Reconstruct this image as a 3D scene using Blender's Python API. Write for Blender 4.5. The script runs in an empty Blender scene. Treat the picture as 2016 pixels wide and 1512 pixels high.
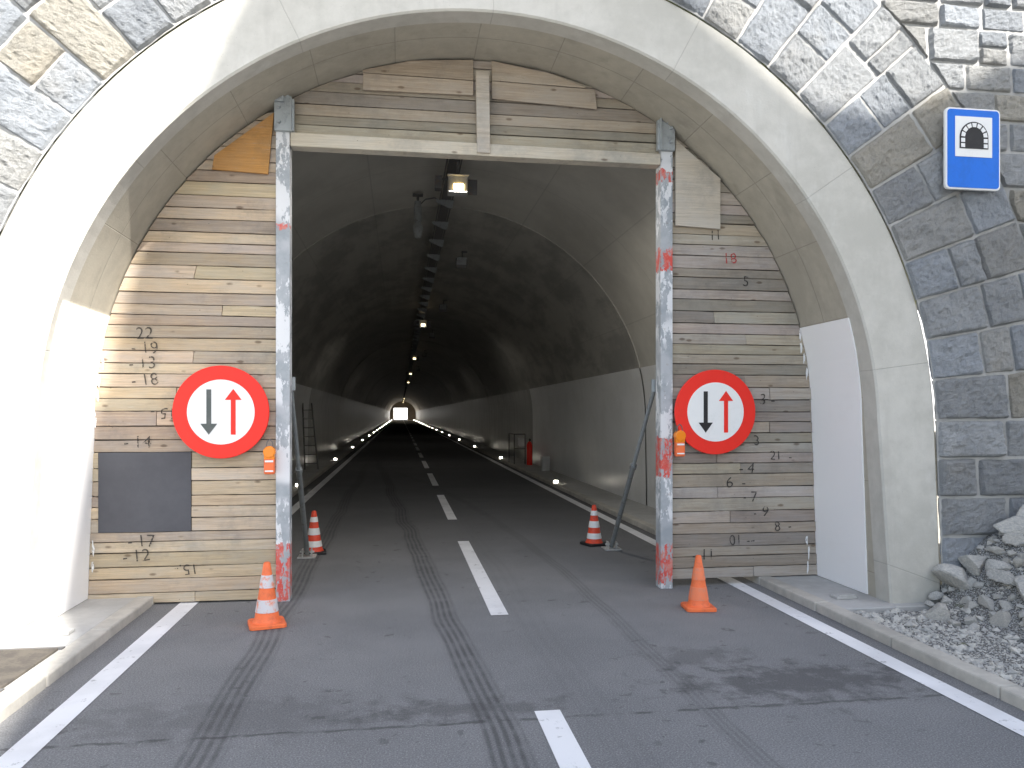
import bpy, bmesh, math, random
from mathutils import Vector, noise, Matrix
random.seed(7)
S=bpy.context.scene
COL=S.collection
S.view_settings.view_transform='Standard'
S.view_settings.look='None'
S.view_settings.exposure=0
# ------------------------------------------------------------ node helpers
class NT:
    def __init__(s,name):
        s.m=bpy.data.materials.new(name); s.m.use_nodes=True
        s.t=s.m.node_tree; s.b=s.t.nodes['Principled BSDF']; s.out=s.t.nodes['Material Output']
        s._c=None
    def n(s,ty): return s.t.nodes.new(ty)
    def l(s,a,b): s.t.links.new(a,b)
    def put(s,sock,v):
        if hasattr(v,'links') or hasattr(v,'is_linked'): s.l(v,sock)
        else:
            if isinstance(v,(tuple,list)) and len(v)==3 and sock.type=='RGBA': v=(*v,1)
            sock.default_value=v
    def M(s,op,a,b=None,c=None,clamp=False):
        k=s.n('ShaderNodeMath'); k.operation=op; k.use_clamp=clamp
        s.put(k.inputs[0],a)
        if b is not None: s.put(k.inputs[1],b)
        if c is not None: s.put(k.inputs[2],c)
        return k.outputs[0]
    def co(s):
        if s._c is None: s._c=s.n('ShaderNodeTexCoord').outputs['Object']
        return s._c
    def xyz(s):
        k=s.n('ShaderNodeSeparateXYZ'); s.l(s.co(),k.inputs[0]); return k.outputs
    def map(s,scale,loc=(0,0,0)):
        k=s.n('ShaderNodeMapping'); s.l(s.co(),k.inputs[0]); k.inputs['Scale'].default_value=scale; k.inputs['Location'].default_value=loc
        return k.outputs[0]
    def noise(s,scale,detail=4,rough=.55,vec=None,dist=0):
        k=s.n('ShaderNodeTexNoise'); s.l(vec or s.co(),k.inputs['Vector'])
        k.inputs['Scale'].default_value=scale;k.inputs['Detail'].default_value=detail;k.inputs['Roughness'].default_value=rough
        k.inputs['Distortion'].default_value=dist
        return k.outputs['Fac']
    def vor(s,scale,vec=None,feat='F1'):
        k=s.n('ShaderNodeTexVoronoi'); k.feature=feat; s.l(vec or s.co(),k.inputs['Vector']); k.inputs['Scale'].default_value=scale
        return k.outputs['Distance']
    def step(s,v,a,b):
        k=s.n('ShaderNodeMapRange'); k.interpolation_type='SMOOTHSTEP'; s.put(k.inputs[0],v)
        k.inputs[1].default_value=a;k.inputs[2].default_value=b
        return k.outputs[0]
    def mix(s,f,a,b,mode='MIX'):
        k=s.n('ShaderNodeMix'); k.data_type='RGBA'; k.blend_type=mode
        s.put(k.inputs[0],f); s.put(k.inputs[6],a); s.put(k.inputs[7],b); return k.outputs[2]
    def attr(s,name):
        k=s.n('ShaderNodeAttribute'); k.attribute_name=name; return k.outputs['Color']
    def bump(s,h,strength=.3,dist=.01):
        k=s.n('ShaderNodeBump'); s.l(h,k.inputs['Height']); k.inputs['Strength'].default_value=strength;k.inputs['Distance'].default_value=dist
        s.l(k.outputs[0],s.b.inputs['Normal'])
    def fin(s,col,rough=.8,metal=0,spec=.4):
        s.put(s.b.inputs['Base Color'],col); s.put(s.b.inputs['Roughness'],rough); s.b.inputs['Metallic'].default_value=metal
        s.b.inputs['Specular IOR Level'].default_value=spec
        return s.m

def worn(name,c,c2=None,rough=.5,metal=0,sc=9,lo=.45,hi=.75,bump=.1,spec=.4):
    k=NT(name); c2=c2 or tuple(v*.6 for v in c)
    n=k.noise(sc,6,.6); n2=k.noise(sc*9,3)
    f=k.step(k.M('ADD',n,k.M('MULTIPLY',k.M('SUBTRACT',n2,.5),.3)),lo,hi)
    k.bump(n2,bump,.004)
    return k.fin(k.mix(f,c,c2),rough,metal,spec)

def concrete(name,a,b,seam=None,cx=.7,cz=1.6,ymid=None,stain=.5,rough=.85,lnamt=.35,cellamt=.12):
    k=NT(name)
    n1=k.noise(.9,6,.6); n2=k.noise(7,6,.65); n3=k.noise(60,3,.6)
    f=k.M('ADD',k.M('MULTIPLY',n1,.6),k.M('MULTIPLY',n2,.4))
    col=k.mix(k.step(f,.36,.64),a,b)
    streak=k.noise(1,5,.6,vec=k.map((6,6,.7)))
    col=k.mix(k.M('MULTIPLY',k.step(streak,.52,.75),stain),col,tuple(v*.6 for v in b))
    pale=k.noise(1.7,5,.7,vec=k.map((1,1,.5),(9,3,1)))
    col=k.mix(k.M('MULTIPLY',k.step(pale,.58,.72),.35),col,tuple(min(.75,v*1.35) for v in a))
    pores=k.vor(28)
    col=k.mix(k.M('MULTIPLY',k.step(pores,.09,.03),.35),col,(.08,.08,.07))
    h=k.M('ADD',k.M('MULTIPLY',n2,.5),k.M('MULTIPLY',n3,.5))
    if seam:
        X,Y,Z=k.xyz()
        ang=k.M('ARCTAN2',k.M('SUBTRACT',Z,cz),k.M('SUBTRACT',X,cx))
        fr=k.M('ABSOLUTE',k.M('SUBTRACT',k.M('FRACT',k.M('ADD',k.M('MULTIPLY',ang,seam),20.23)),.5))
        ln=k.step(fr,.005*seam/3,.001)
        if ymid:
            l2=k.step(k.M('ABSOLUTE',k.M('SUBTRACT',Y,ymid)),.008,.002)
            ln=k.M('MAXIMUM',ln,l2)
        cell=k.n('ShaderNodeTexWhiteNoise'); cell.noise_dimensions='1D'
        k.l(k.M('FLOOR',k.M('ADD',k.M('MULTIPLY',ang,seam),20.73)),cell.inputs['W'])
        col=k.mix(k.M('MULTIPLY',cell.outputs['Value'],cellamt),col,tuple(v*.6 for v in b))
        col=k.mix(k.M('MULTIPLY',ln,lnamt),col,(.12,.11,.10))
        h=k.M('SUBTRACT',h,k.M('MULTIPLY',ln,1.2))
    k.bump(h,.35,.008)
    return k.fin(col,rough)

MAT={}
def asphalt():
    k=NT('asphalt'); X,Y,Z=k.xyz()
    big=k.noise(.7,5,.6); mid=k.noise(5,5,.6); fine=k.noise(110,3,.7); sp=k.vor(150)
    col=k.mix(k.step(big,.35,.65),(.185,.187,.192),(.225,.226,.23))
    col=k.mix(k.M('MULTIPLY',k.step(fine,.50,.70),.6),col,(.46,.46,.45))
    col=k.mix(k.M('MULTIPLY',k.step(fine,.48,.3),.6),col,(.07,.071,.073))
    col=k.mix(k.M('MULTIPLY',k.step(sp,.18,.08),k.step(mid,.42,.6)),col,(.55,.54,.51))
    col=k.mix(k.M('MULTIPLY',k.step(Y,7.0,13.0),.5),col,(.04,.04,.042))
    wob=k.M('MULTIPLY',k.M('SUBTRACT',k.noise(.35,2),.5),.25)
    def track(a,b,c,w,amt,col,period=.052):
        d=k.M('SUBTRACT',X,k.M('ADD',k.M('ADD',a,wob),k.M('ADD',k.M('MULTIPLY',Y,b),k.M('MULTIPLY',k.M('MULTIPLY',Y,Y),c))))
        m=k.step(k.M('ABSOLUTE',d),w,w*.5)
        s=k.step(k.M('SINE',k.M('MULTIPLY',d,2*math.pi/period)),-1,1)
        m=k.M('MULTIPLY',m,k.M('ADD',k.M('MULTIPLY',s,.7),.3))
        m=k.M('MULTIPLY',m,k.M('ADD',.5,k.M('MULTIPLY',k.step(mid,.3,.6),.5))); m=k.M('MULTIPLY',m,k.step(Y,34,16))
        return k.mix(k.M('MULTIPLY',m,amt),col,(.05,.05,.052))
    col=track(.70,-.053,0,.14,.68,col,.05)
    col=track(-.93,-.005,0,.13,.58,col,.05)
    col=track(1.50,.08,-.007,.09,.30,col,.04)
    col=track(1.15,-.02,0,.2,.08,col,.09)
    def ell(cx,cy,rx,ry):
        a=k.M('DIVIDE',k.M('SUBTRACT',X,cx),rx); b=k.M('DIVIDE',k.M('SUBTRACT',Y,cy),ry)
        return k.M('SQRT',k.M('ADD',k.M('MULTIPLY',a,a),k.M('MULTIPLY',b,b)))
    nn=k.noise(6,6,.7)
    for (cx,cy,rx,ry,s) in ((2.45,4.45,.75,.32,.6),(2.0,5.0,.35,.22,.35),(-.9,4.35,1.0,.3,.25),(.35,4.3,.55,.15,.4)):
        e=k.M('ADD',ell(cx,cy,rx,ry),k.M('MULTIPLY',k.M('SUBTRACT',nn,.5),4.5))
        col=k.mix(k.M('MULTIPLY',k.step(e,1.3,.3),s),col,(.06,.058,.06))
    sp2=k.noise(8,2,.5,dist=.4)
    spots=k.M('MULTIPLY',k.step(sp2,.66,.71),k.step(k.noise(.8,2),.42,.56))
    col=k.mix(k.M('MULTIPLY',spots,.5),col,(.07,.07,.07))
    jn=k.M('MULTIPLY',k.M('SUBTRACT',k.noise(2.5,5,.7),.5),.12)
    j=k.step(k.M('ABSOLUTE',k.M('SUBTRACT',k.M('SUBTRACT',Y,4.1),jn)),.024,.006)
    j=k.M('MULTIPLY',j,k.step(k.noise(7,3),.38,.56))
    col=k.mix(k.M('MULTIPLY',j,.6),col,(.05,.05,.05))
    k.bump(k.M('ADD',fine,k.M('MULTIPLY',sp,.6)),.6,.006)
    return k.fin(col,.85,0,.3)
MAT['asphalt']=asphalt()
def roadpaint():
    k=NT('road paint')
    n=k.noise(9,6,.7); f=k.noise(120,3,.7)
    m=k.step(k.M('ADD',n,k.M('MULTIPLY',f,.25)),.72,.8)
    col=k.mix(k.step(k.noise(2,4),.35,.7),(.88,.88,.89),(.74,.74,.75))
    col=k.mix(k.M('MULTIPLY',m,.6),col,(.25,.25,.25)); k.bump(f,.4,.003)
    return k.fin(col,.7)
MAT['roadpaint']=roadpaint()
MAT['conc_front']=concrete('portal concrete',(.60,.58,.52),(.49,.475,.42),seam=2.1,stain=.2,lnamt=.22,cellamt=.05)
MAT['conc_in']=concrete('soffit concrete',(.50,.465,.38),(.40,.37,.305),seam=4.6,ymid=6.62,stain=.3)
MAT['white_wall']=worn('white wall paint',(.96,.955,.945),(.92,.91,.895),.5,sc=1.5,lo=.5,hi=.9)
MAT['slab']=concrete('slab concrete',(.52,.515,.495),(.42,.415,.395),stain=.2)
MAT['kerb']=concrete('kerb granite',(.57,.54,.48),(.40,.38,.34),stain=.2)
def lining():
    k=NT('tunnel lining'); X,Y,Z=k.xyz()
    n1=k.noise(.8,6,.65); n2=k.noise(1.6,7,.65,vec=k.map((1,.4,1))); n3=k.noise(40,3)
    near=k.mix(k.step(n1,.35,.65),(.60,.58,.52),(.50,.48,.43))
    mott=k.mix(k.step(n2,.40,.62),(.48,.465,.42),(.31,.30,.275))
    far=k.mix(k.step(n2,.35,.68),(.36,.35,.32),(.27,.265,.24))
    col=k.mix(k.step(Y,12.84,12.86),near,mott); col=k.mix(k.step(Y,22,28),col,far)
    col=k.mix(k.step(Y,90,160),col,(.70,.65,.56))  # daylight glow of the far exit painted into the lining colour
    ang=k.M('ARCTAN2',k.M('SUBTRACT',Z,1.6),k.M('SUBTRACT',X,.7))
    fr=k.M('ABSOLUTE',k.M('SUBTRACT',k.M('FRACT',k.M('ADD',k.M('MULTIPLY',ang,2.8),20.2)),.5))
    fy=k.M('ABSOLUTE',k.M('SUBTRACT',k.M('FRACT',k.M('DIVIDE',Y,2.4)),.5))
    ln=k.M('MAXIMUM',k.step(fr,.012,.002),k.step(fy,.006,.001))
    col=k.mix(k.M('MULTIPLY',ln,.22),col,(.10,.10,.09))
    k.bump(n3,.2,.004)
    return k.fin(col,.5,0,.5)
MAT['lining']=lining()
def twall():
    k=NT('tunnel wall paint'); X,Y,Z=k.xyz()
    n=k.noise(1.2,6,.65); st=k.noise(1,5,.6,vec=k.map((1,5,.5)))
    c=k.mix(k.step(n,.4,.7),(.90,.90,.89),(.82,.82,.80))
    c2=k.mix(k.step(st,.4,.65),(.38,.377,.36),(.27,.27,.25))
    c=k.mix(k.step(Y,24.25,24.3),c,c2); c=k.mix(k.step(Y,90,160),c,(.75,.7,.61))  # paler towards the far exit, daylight glow put into the wall colour
    c=k.mix(k.M('MULTIPLY',k.step(Z,.9,.1),.25),c,(.25,.25,.24))
    fy=k.M('ABSOLUTE',k.M('SUBTRACT',k.M('FRACT',k.M('DIVIDE',Y,1.95)),.5))
    c=k.mix(k.M('MULTIPLY',k.step(fy,.008,.002),k.M('MULTIPLY',k.step(Y,20,26),.45)),c,(.08,.08,.08))
    k.bump(k.noise(3,4),.1,.02)
    return k.fin(c,.33,0,.5)
MAT['twall']=twall()
def stone():
    k=NT('granite masonry'); t=k.attr('tint')
    n1=k.noise(4.5,6,.7); n2=k.noise(30,6,.75); n3=k.noise(150,4,.7)
    col=k.mix(k.step(n1,.3,.7),(.50,.505,.50),(.40,.41,.415))
    col=k.mix(k.M('MULTIPLY',k.step(n2,.48,.70),.5),col,(.22,.225,.23))
    col=k.mix(k.M('MULTIPLY',k.step(n3,.50,.66),.38),col,(.64,.635,.62))
    rust=k.M('MULTIPLY',k.step(k.noise(1.3,4),.56,.74),.3)
    col=k.mix(rust,col,(.44,.38,.29))
    lime=k.M('MULTIPLY',k.step(k.noise(1.2,6,.7,vec=k.map((2,2,1.2),(4,1,2))),.56,.78),.3)
    col=k.mix(lime,col,(.62,.61,.59))
    col=k.mix(1.0,col,t,'MULTIPLY')
    k.bump(k.M('ADD',k.M('MULTIPLY',n2,1.6),k.M('MULTIPLY',n3,1.0)),1.0,.025)
    return k.fin(col,.95,0,.2)
MAT['stone']=stone()
MAT['mortar']=worn('mortar',(.42,.415,.395),(.31,.305,.29),.95,sc=4,bump=.6)
def rockm():
    k=NT('rubble rock'); n=k.noise(9,6,.7); n2=k.noise(45,4,.7)
    oi=k.n('ShaderNodeObjectInfo')
    col=k.mix(k.step(n,.4,.62),(.60,.58,.53),(.42,.42,.405)); col=k.mix(k.M('MULTIPLY',k.step(n2,.55,.7),.5),col,(.24,.24,.23))
    col=k.mix(k.M('MULTIPLY',oi.outputs['Random'],.4),col,(.44,.40,.33))
    k.bump(n2,.7,.01); return k.fin(col,.9)
MAT['rock']=rockm()
def gravel():
    k=NT('gravel'); v=k.n('ShaderNodeTexVoronoi'); k.l(k.co(),v.inputs['Vector']); v.inputs['Scale'].default_value=75
    hs=k.n('ShaderNodeSeparateColor'); k.l(v.outputs['Color'],hs.inputs[0])
    col=k.mix(hs.outputs[0],(.30,.30,.295),(.58,.575,.555)); col=k.mix(k.step(v.outputs['Distance'],.35,.6),col,(.17,.168,.155))
    moss=k.M('MULTIPLY',k.step(k.noise(2.5,5,.7),.6,.7),.6); col=k.mix(moss,col,(.18,.19,.09))
    k.bump(k.M('SUBTRACT',1,v.outputs['Distance']),.9,.02); return k.fin(col,.95)
MAT['gravel']=gravel()
def wood(name,a,b,c,grey=.5):
    k=NT(name); t=k.attr('tint'); X,Y,Z=k.xyz()
    sp=k.n('ShaderNodeSeparateColor'); k.l(t,sp.inputs[0])
    off=k.n('ShaderNodeCombineXYZ'); k.l(k.M('MULTIPLY',sp.outputs[0],37),off.inputs[0]); k.l(k.M('MULTIPLY',sp.outputs[2],53),off.inputs[1])
    def vec(sc):
        m=k.n('ShaderNodeVectorMath'); m.operation='ADD'; k.l(k.map(sc),m.inputs[0]); k.l(off.outputs[0],m.inputs[1]); return m.outputs[0]
    g=k.noise(1.6,6,.65,vec=vec((1.1,1,34)),dist=.6)
    g2=k.noise(5,5,.7,vec=vec((1,1,60)))
    blot=k.noise(2.2,5,.7,vec=vec((1,1,3)))
    blot2=k.noise(1.3,7,.75)
    col=k.mix(k.step(g,.30,.70),a,b)
    col=k.mix(k.M('MULTIPLY',k.step(g2,.50,.70),.55),col,tuple(v*.42 for v in b))
    col=k.mix(k.M('MULTIPLY',k.step(blot,.38,.66),grey),col,c)
    col=k.mix(k.M('MULTIPLY',k.step(blot2,.47,.68),.6),col,tuple(v*.62 for v in c))
    wh=k.noise(3,5,.75,vec=vec((1,1,9)))
    col=k.mix(k.M('MULTIPLY',k.step(wh,.56,.76),.32),col,(.62,.60,.565))
    kn=k.vor(1.0,vec=vec((3.6,1,8.5)))
    kn2=k.M('ADD',kn,k.M('MULTIPLY',k.M('SUBTRACT',k.noise(30,2),.5),.05))
    col=k.mix(k.M('MULTIPLY',k.step(kn2,.15,.06),.7),col,(.12,.085,.06))
    nl=k.vor(1.0,vec=vec((7,1,14)))
    col=k.mix(k.M('MULTIPLY',k.step(nl,.055,.03),.6),col,(.06,.05,.045))
    col=k.mix(1.0,col,t,'MULTIPLY')
    k.bump(k.M('ADD',g,k.M('MULTIPLY',g2,.7)),.6,.006)
    return k.fin(col,.85,0,.2)
MAT['wood_l']=wood('weathered planks warmed by bounce',(.60,.495,.365),(.44,.355,.265),(.44,.405,.36),.6)  # left planks: colour warmed and lightened to stand in for bounced light
MAT['wood_r']=wood('grey weathered planks',(.45,.40,.335),(.33,.285,.235),(.38,.36,.33),.7)
MAT['wood_new']=wood('pale timber beam',(.66,.60,.50),(.53,.47,.385),(.54,.52,.475),.5)
MAT['ply_o']=wood('orange plywood',(.62,.33,.11),(.50,.25,.08),(.45,.27,.13),.5)
MAT['ply_p']=wood('pale plywood',(.62,.57,.50),(.52,.475,.41),(.54,.52,.49),.6)
MAT['dark']=worn('dark hatch sheet',(.085,.087,.10),(.07,.071,.082),.6,sc=2,lo=.3,hi=.7)
MAT['gap']=worn('dark gap backing',(.05,.045,.04),(.035,.03,.028),.8)
MAT['steel']=worn('galvanised steel',(.40,.43,.44),(.28,.30,.31),.5,.3,sc=14)
MAT['steel_d']=worn('dull dark steel',(.16,.16,.16),(.22,.17,.13),.55,.3,sc=20,lo=.5,hi=.7)
MAT['steel_m']=worn('prop steel',(.30,.32,.32),(.22,.20,.18),.55,.3,sc=20,lo=.5,hi=.7)
MAT['steel_l']=worn('light steel',(.55,.55,.53),(.4,.4,.38),.5,.2,sc=20)
MAT['rust']=worn('weathered cover plates',(.125,.11,.09),(.085,.075,.065),.85,.05,sc=6,lo=.4,hi=.6,bump=.4)
def post(name,bands):
    k=NT(name); X,Y,Z=k.xyz()
    st=k.mix(k.step(k.noise(5,5,.6),.35,.65),(.33,.36,.385),(.46,.48,.50))
    red=None
    zz=k.M('ADD',Z,k.M('MULTIPLY',k.M('SUBTRACT',k.noise(9,4,.7),.5),.2))
    for (a,b) in bands:
        r=k.M('MULTIPLY',k.M('GREATER_THAN',zz,a),k.M('LESS_THAN',zz,b)); red=r if red is None else k.M('MAXIMUM',red,r)
    pc=k.mix(red,(.74,.75,.76),k.mix(k.step(k.noise(12,4,.7),.4,.65),(.68,.09,.07),(.62,.26,.22)))
    fine=k.noise(3.0,7,.72,vec=k.map((2.6,2.6,1.1)))
    fl=k.step(fine,.475,.50)
    flr=k.step(k.noise(6.0,7,.75,vec=k.map((2.6,2.6,1.1))),.465,.49)
    fl=k.M('ADD',k.M('MULTIPLY',red,flr),k.M('MULTIPLY',k.M('SUBTRACT',1,red),fl))
    has=k.M('MAXIMUM',red,k.step(k.noise(1.1,3,.6,vec=k.map((.5,.5,1.2),(7,2,5))),.42,.5))
    col=k.mix(k.M('MULTIPLY',fl,has),st,pc)
    col=k.mix(k.M('MULTIPLY',k.step(k.noise(14,5,.7),.60,.72),.45),col,(.25,.18,.13))
    k.bump(fl,.2,.003); return k.fin(col,.6,.05)
MAT['post_a']=post('flaking red and white paint a',[(.03,.5),(3.27,3.32)])
MAT['post_b']=post('flaking red and white paint b',[(.05,.42),(1.05,1.42),(3.0,3.22),(3.85,3.95)])
MAT['red']=worn('sign red',(.90,.035,.022),(.80,.04,.025),.4,sc=7,lo=.5,hi=.8,spec=.3)
MAT['signwhite']=worn('sign white',(.88,.88,.86),(.78,.78,.75),.35,sc=5,lo=.5,hi=.85,spec=.5)
MAT['signblack']=worn('sign black',(.02,.02,.022),(.035,.035,.035),.4)
MAT['signgrey']=worn('faded sign black',(.085,.10,.095),(.13,.13,.13),.4)
MAT['blue']=worn('sign blue',(.012,.17,.72),(.012,.15,.62),.35,sc=4)
MAT['orange']=worn('cone orange',(.92,.19,.06),(.70,.15,.06),.5,sc=14)
MAT['cone_red']=worn('cone red',(.84,.09,.04),(.62,.07,.04),.5,sc=14)
MAT['cone_grey']=worn('cone band grey',(.66,.63,.64),(.80,.30,.19),.45,sc=18,lo=.52,hi=.64)
MAT['cone_faded']=worn('faded cone band',(.90,.235,.10),(.74,.25,.15),.5,sc=20)
MAT['amber']=worn('amber lens',(.95,.27,.012),(.8,.22,.012),.2,sc=20,spec=.5)
def textpaint(name,c):
    k=NT(name); n=k.noise(26,5,.75); tr=k.n('ShaderNodeBsdfTransparent'); mx=k.n('ShaderNodeMixShader')
    k.fin(c,.8); f=k.step(n,.62,.54)
    k.l(k.M('MULTIPLY',f,.82),mx.inputs[0]); k.l(tr.outputs[0],mx.inputs[1]); k.l(k.b.outputs[0],mx.inputs[2]); k.l(mx.outputs[0],k.out.inputs[0]); return k.m
MAT['ink']=textpaint('black brush paint',(.035,.033,.032))
MAT['ink_r']=textpaint('red brush paint',(.5,.05,.05))
MAT['chalk']=textpaint('white brush paint',(.85,.85,.83))
def emis(name,c,s):
    k=NT(name); k.fin(c,.4); k.b.inputs['Emission Color'].default_value=(*c,1); k.b.inputs['Emission Strength'].default_value=s; return k.m
MAT['lamp']=emis('lit warm lamp glass',(1,.72,.30),14)
MAT['lamp_far']=emis('lit warm lamp glass far',(1,.78,.45),6)
MAT['led']=emis('lit white marker',(1,.93,.80),40)
def hillm():
    k=NT('alpine rock slope'); n=k.noise(.05,8,.65); n2=k.noise(.6,6,.7)
    col=k.mix(k.step(n,.4,.6),(.30,.29,.26),(.16,.18,.09)); col=k.mix(k.M('MULTIPLY',k.step(n2,.5,.7),.6),col,(.36,.35,.33))
    k.bump(n2,.8,.5); return k.fin(col,.95)
MAT['hill']=hillm()
MAT['pale']=worn('pale exit backdrop',(.70,.70,.68),(.6,.6,.57),.9,sc=.08)
MAT['ground']=worn('pale gravel ground',(.56,.53,.47),(.42,.40,.35),.95,sc=.4,bump=.5)
# ------------------------------------------------------------ mesh helpers
def link(o,parent=None):
    COL.objects.link(o)
    if parent: o.parent=parent
    return o
def top(o,label,cat,group=None,kind=None):
    o['label']=label; o['category']=cat
    if group: o['group']=group
    if kind: o['kind']=kind
    return o
def empty(name,loc,label,cat,group=None):
    e=bpy.data.objects.new(name,None); e.location=loc; e.empty_display_size=.2; link(e); return top(e,label,cat,group)
def mesh(name,v,f,mat,parent=None,smooth=False,tints=None,loc=None):
    me=bpy.data.meshes.new(name); me.from_pydata([tuple(p) for p in v],[],f); me.update()
    me.materials.append(MAT[mat] if isinstance(mat,str) else mat)
    if tints is not None:
        a=me.color_attributes.new('tint','FLOAT_COLOR','POINT')
        flat=[]
        for t in tints: flat+= [t[0],t[1],t[2],1]
        a.data.foreach_set('color',flat)
    if smooth:
        me.polygons.foreach_set('use_smooth',[True]*len(me.polygons))
    o=bpy.data.objects.new(name,me)
    link(o,parent)
    if loc: o.location=loc
    return o
def fixn(o):
    bm=bmesh.new(); bm.from_mesh(o.data); bmesh.ops.recalc_face_normals(bm,faces=bm.faces); bm.to_mesh(o.data); bm.free(); return o
class B:
    def __init__(s): s.v=[];s.f=[];s.t=[]
    def box(s,c,d,tint=(1,1,1),rot=None):
        i=len(s.v)
        for z in (-1,1):
            for y in (-1,1):
                for x in (-1,1):
                    p=Vector((x*d[0]/2,y*d[1]/2,z*d[2]/2))
                    if rot: p=rot@p
                    s.v.append(p+Vector(c)); s.t.append(tint)
        for f in ((0,2,3,1),(4,5,7,6),(0,1,5,4),(2,6,7,3),(0,4,6,2),(1,3,7,5)): s.f.append([i+q for q in f])
        return s
    def prism(s,poly,y0,y1,tint=(1,1,1)):
        i=len(s.v);n=len(poly)
        for y in (y0,y1):
            for p in poly: s.v.append(Vector((p[0],y,p[1]))); s.t.append(tint)
        s.f.append([i+q for q in range(n)]); s.f.append([i+n+q for q in reversed(range(n))])
        for q in range(n): r=(q+1)%n; s.f.append([i+q,i+n+q,i+n+r,i+r])
        return s
    def tube(s,a,b,r,r2=None,n=14,tint=(1,1,1)):
        a=Vector(a);b=Vector(b);r2=r if r2 is None else r2
        d=(b-a).normalized(); u=d.orthogonal().normalized(); w=d.cross(u); i=len(s.v)
        for c,rr in ((a,r),(b,r2)):
            for q in range(n):
                t=2*math.pi*q/n; s.v.append(c+u*rr*math.cos(t)+w*rr*math.sin(t)); s.t.append(tint)
        for q in range(n): e=(q+1)%n; s.f.append([i+q,i+e,i+n+e,i+n+q])
        s.f.append([i+q for q in reversed(range(n))]); s.f.append([i+n+q for q in range(n)])
        return s
    def lathe(s,prof,n=28,tint=(1,1,1),c=(0,0,0)):
        i=len(s.v)
        for (r,z) in prof:
            for q in range(n):
                t=2*math.pi*q/n; s.v.append(Vector((c[0]+r*math.cos(t),c[1]+r*math.sin(t),c[2]+z))); s.t.append(tint)
        for j in range(len(prof)-1):
            for q in range(n): e=(q+1)%n; s.f.append([i+j*n+q,i+j*n+e,i+(j+1)*n+e,i+(j+1)*n+q])
        return s
    def make(s,name,mat,parent=None,loc=None,bevel=0,smooth=False,tint=False,seg=2):
        o=mesh(name,s.v,s.f,mat,parent,tints=s.t if tint else None,loc=loc)
        bm=bmesh.new(); bm.from_mesh(o.data); bmesh.ops.recalc_face_normals(bm,faces=bm.faces)
        bm.to_mesh(o.data); bm.free()
        if bevel:
            m=o.modifiers.new('bevel','BEVEL'); m.width=bevel; m.segments=seg; m.limit_method='ANGLE'
        if smooth:
            o.data.polygons.foreach_set('use_smooth',[True]*len(o.data.polygons)); o.data.set_sharp_from_angle(angle=math.radians(35))
        return o
def rect(x0,z0,x1,z1): return [(x0,z0),(x1,z0),(x1,z1),(x0,z1)]
def circ(cx,cz,r,n=48): return [(cx+r*math.cos(2*math.pi*i/n),cz+r*math.sin(2*math.pi*i/n)) for i in range(n)]
# ------------------------------------------------------------ geometry constants
CX=.70; CZ=1.6; RI=3.30; RO=3.83
def yf(z): return 5.90+.055*z
def hw(z,r=RI,flare=.06):
    if z<=CZ: return r+flare*(1-z/CZ)
    return math.sqrt(max(0,r*r-(z-CZ)**2))
def profile(r,flare=.06,nb=5,na=72,z0=-.02):
    pts=[]
    for i in range(nb): z=z0+(CZ-z0)*i/nb; pts.append((CX+r+flare*(1-max(z,0)/CZ),z))
    for i in range(na+1):
        a=math.pi*i/na; pts.append((CX+r*math.cos(a),CZ+r*math.sin(a)))
    for i in range(nb-1,-1,-1): z=z0+(CZ-z0)*i/nb; pts.append((CX-r-flare*(1-max(z,0)/CZ),z))
    return pts
def loft(rows):
    v=[];f=[];n=len(rows[0])
    for r in rows: v+=r
    for j in range(len(rows)-1):
        for i in range(n-1): f.append([j*n+i,j*n+i+1,(j+1)*n+i+1,(j+1)*n+i])
    return v,f
# ------------------------------------------------------------ ground, road, pavements
def sheet(name,x0,y0,x1,y1,z,mat,nx=1,ny=1,kind='structure'):
    v=[];f=[]
    for j in range(ny+1):
        for i in range(nx+1): v.append((x0+(x1-x0)*i/nx,y0+(y1-y0)*j/ny,z))
    for j in range(ny):
        for i in range(nx): a=j*(nx+1)+i; f.append([a,a+1,a+nx+2,a+nx+1])
    o=mesh(name,v,f,mat); o['kind']=kind; return o
sheet('ground',-1500,-1500,1500,1500,-.03,'ground',20,20)
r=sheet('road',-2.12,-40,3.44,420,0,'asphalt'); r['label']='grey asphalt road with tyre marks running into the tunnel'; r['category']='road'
mk=B()
def flat(b,x0,y0,x1,y1,z=.004):
    i=len(b.v); b.v+=[Vector((x0,y0,z)),Vector((x1,y0,z)),Vector((x1,y1,z)),Vector((x0,y1,z))]; b.t+=[(1,1,1)]*4; b.f.append([i,i+1,i+2,i+3])
for k in range(-3,36):
    y0=.5+5.75*k
    flat(mk,.735,y0,.880,y0+3.70)
flat(mk,-1.90,-20,-1.745,213); flat(mk,3.15,-20,3.30,213)
o=mk.make('road_markings','roadpaint'); o['kind']='structure'
def pave(name,x0,x1,y0,y1,z,mat='slab',label=None):
    o=B().box(((x0+x1)/2,(y0+y1)/2,z/2-.02),(x1-x0,y1-y0,z+.04)).make(name,mat,bevel=.008); o['kind']='structure'; return o
pave('pavement',3.57,4.6,5.80,213,.066); pave('pavement',-3.2,-2.25,5.62,213,.066)
pave('pavement',-9,-2.25,-20,5.615,.060)
kb=B()
y=-12
while y<213:
    L=1.0 if y<16 else 8
    d=random.uniform(-.004,.004)
    kb.box((3.50+d,y+L/2,.025),(.135,L-.008,.10)); kb.box((-2.18+d,y+L/2,.025),(.135,L-.008,.10)); y+=L
o=kb.make('kerb','kerb',bevel=.012); o['kind']='structure'
cov=empty('access_cover',(-2.90,5.18,.06),'dark weathered metal access cover set in the pavement','cover')
b=B()
for i in range(4): b.box((-.84+.42*i,0,.008),(.41,.76,.02))
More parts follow.
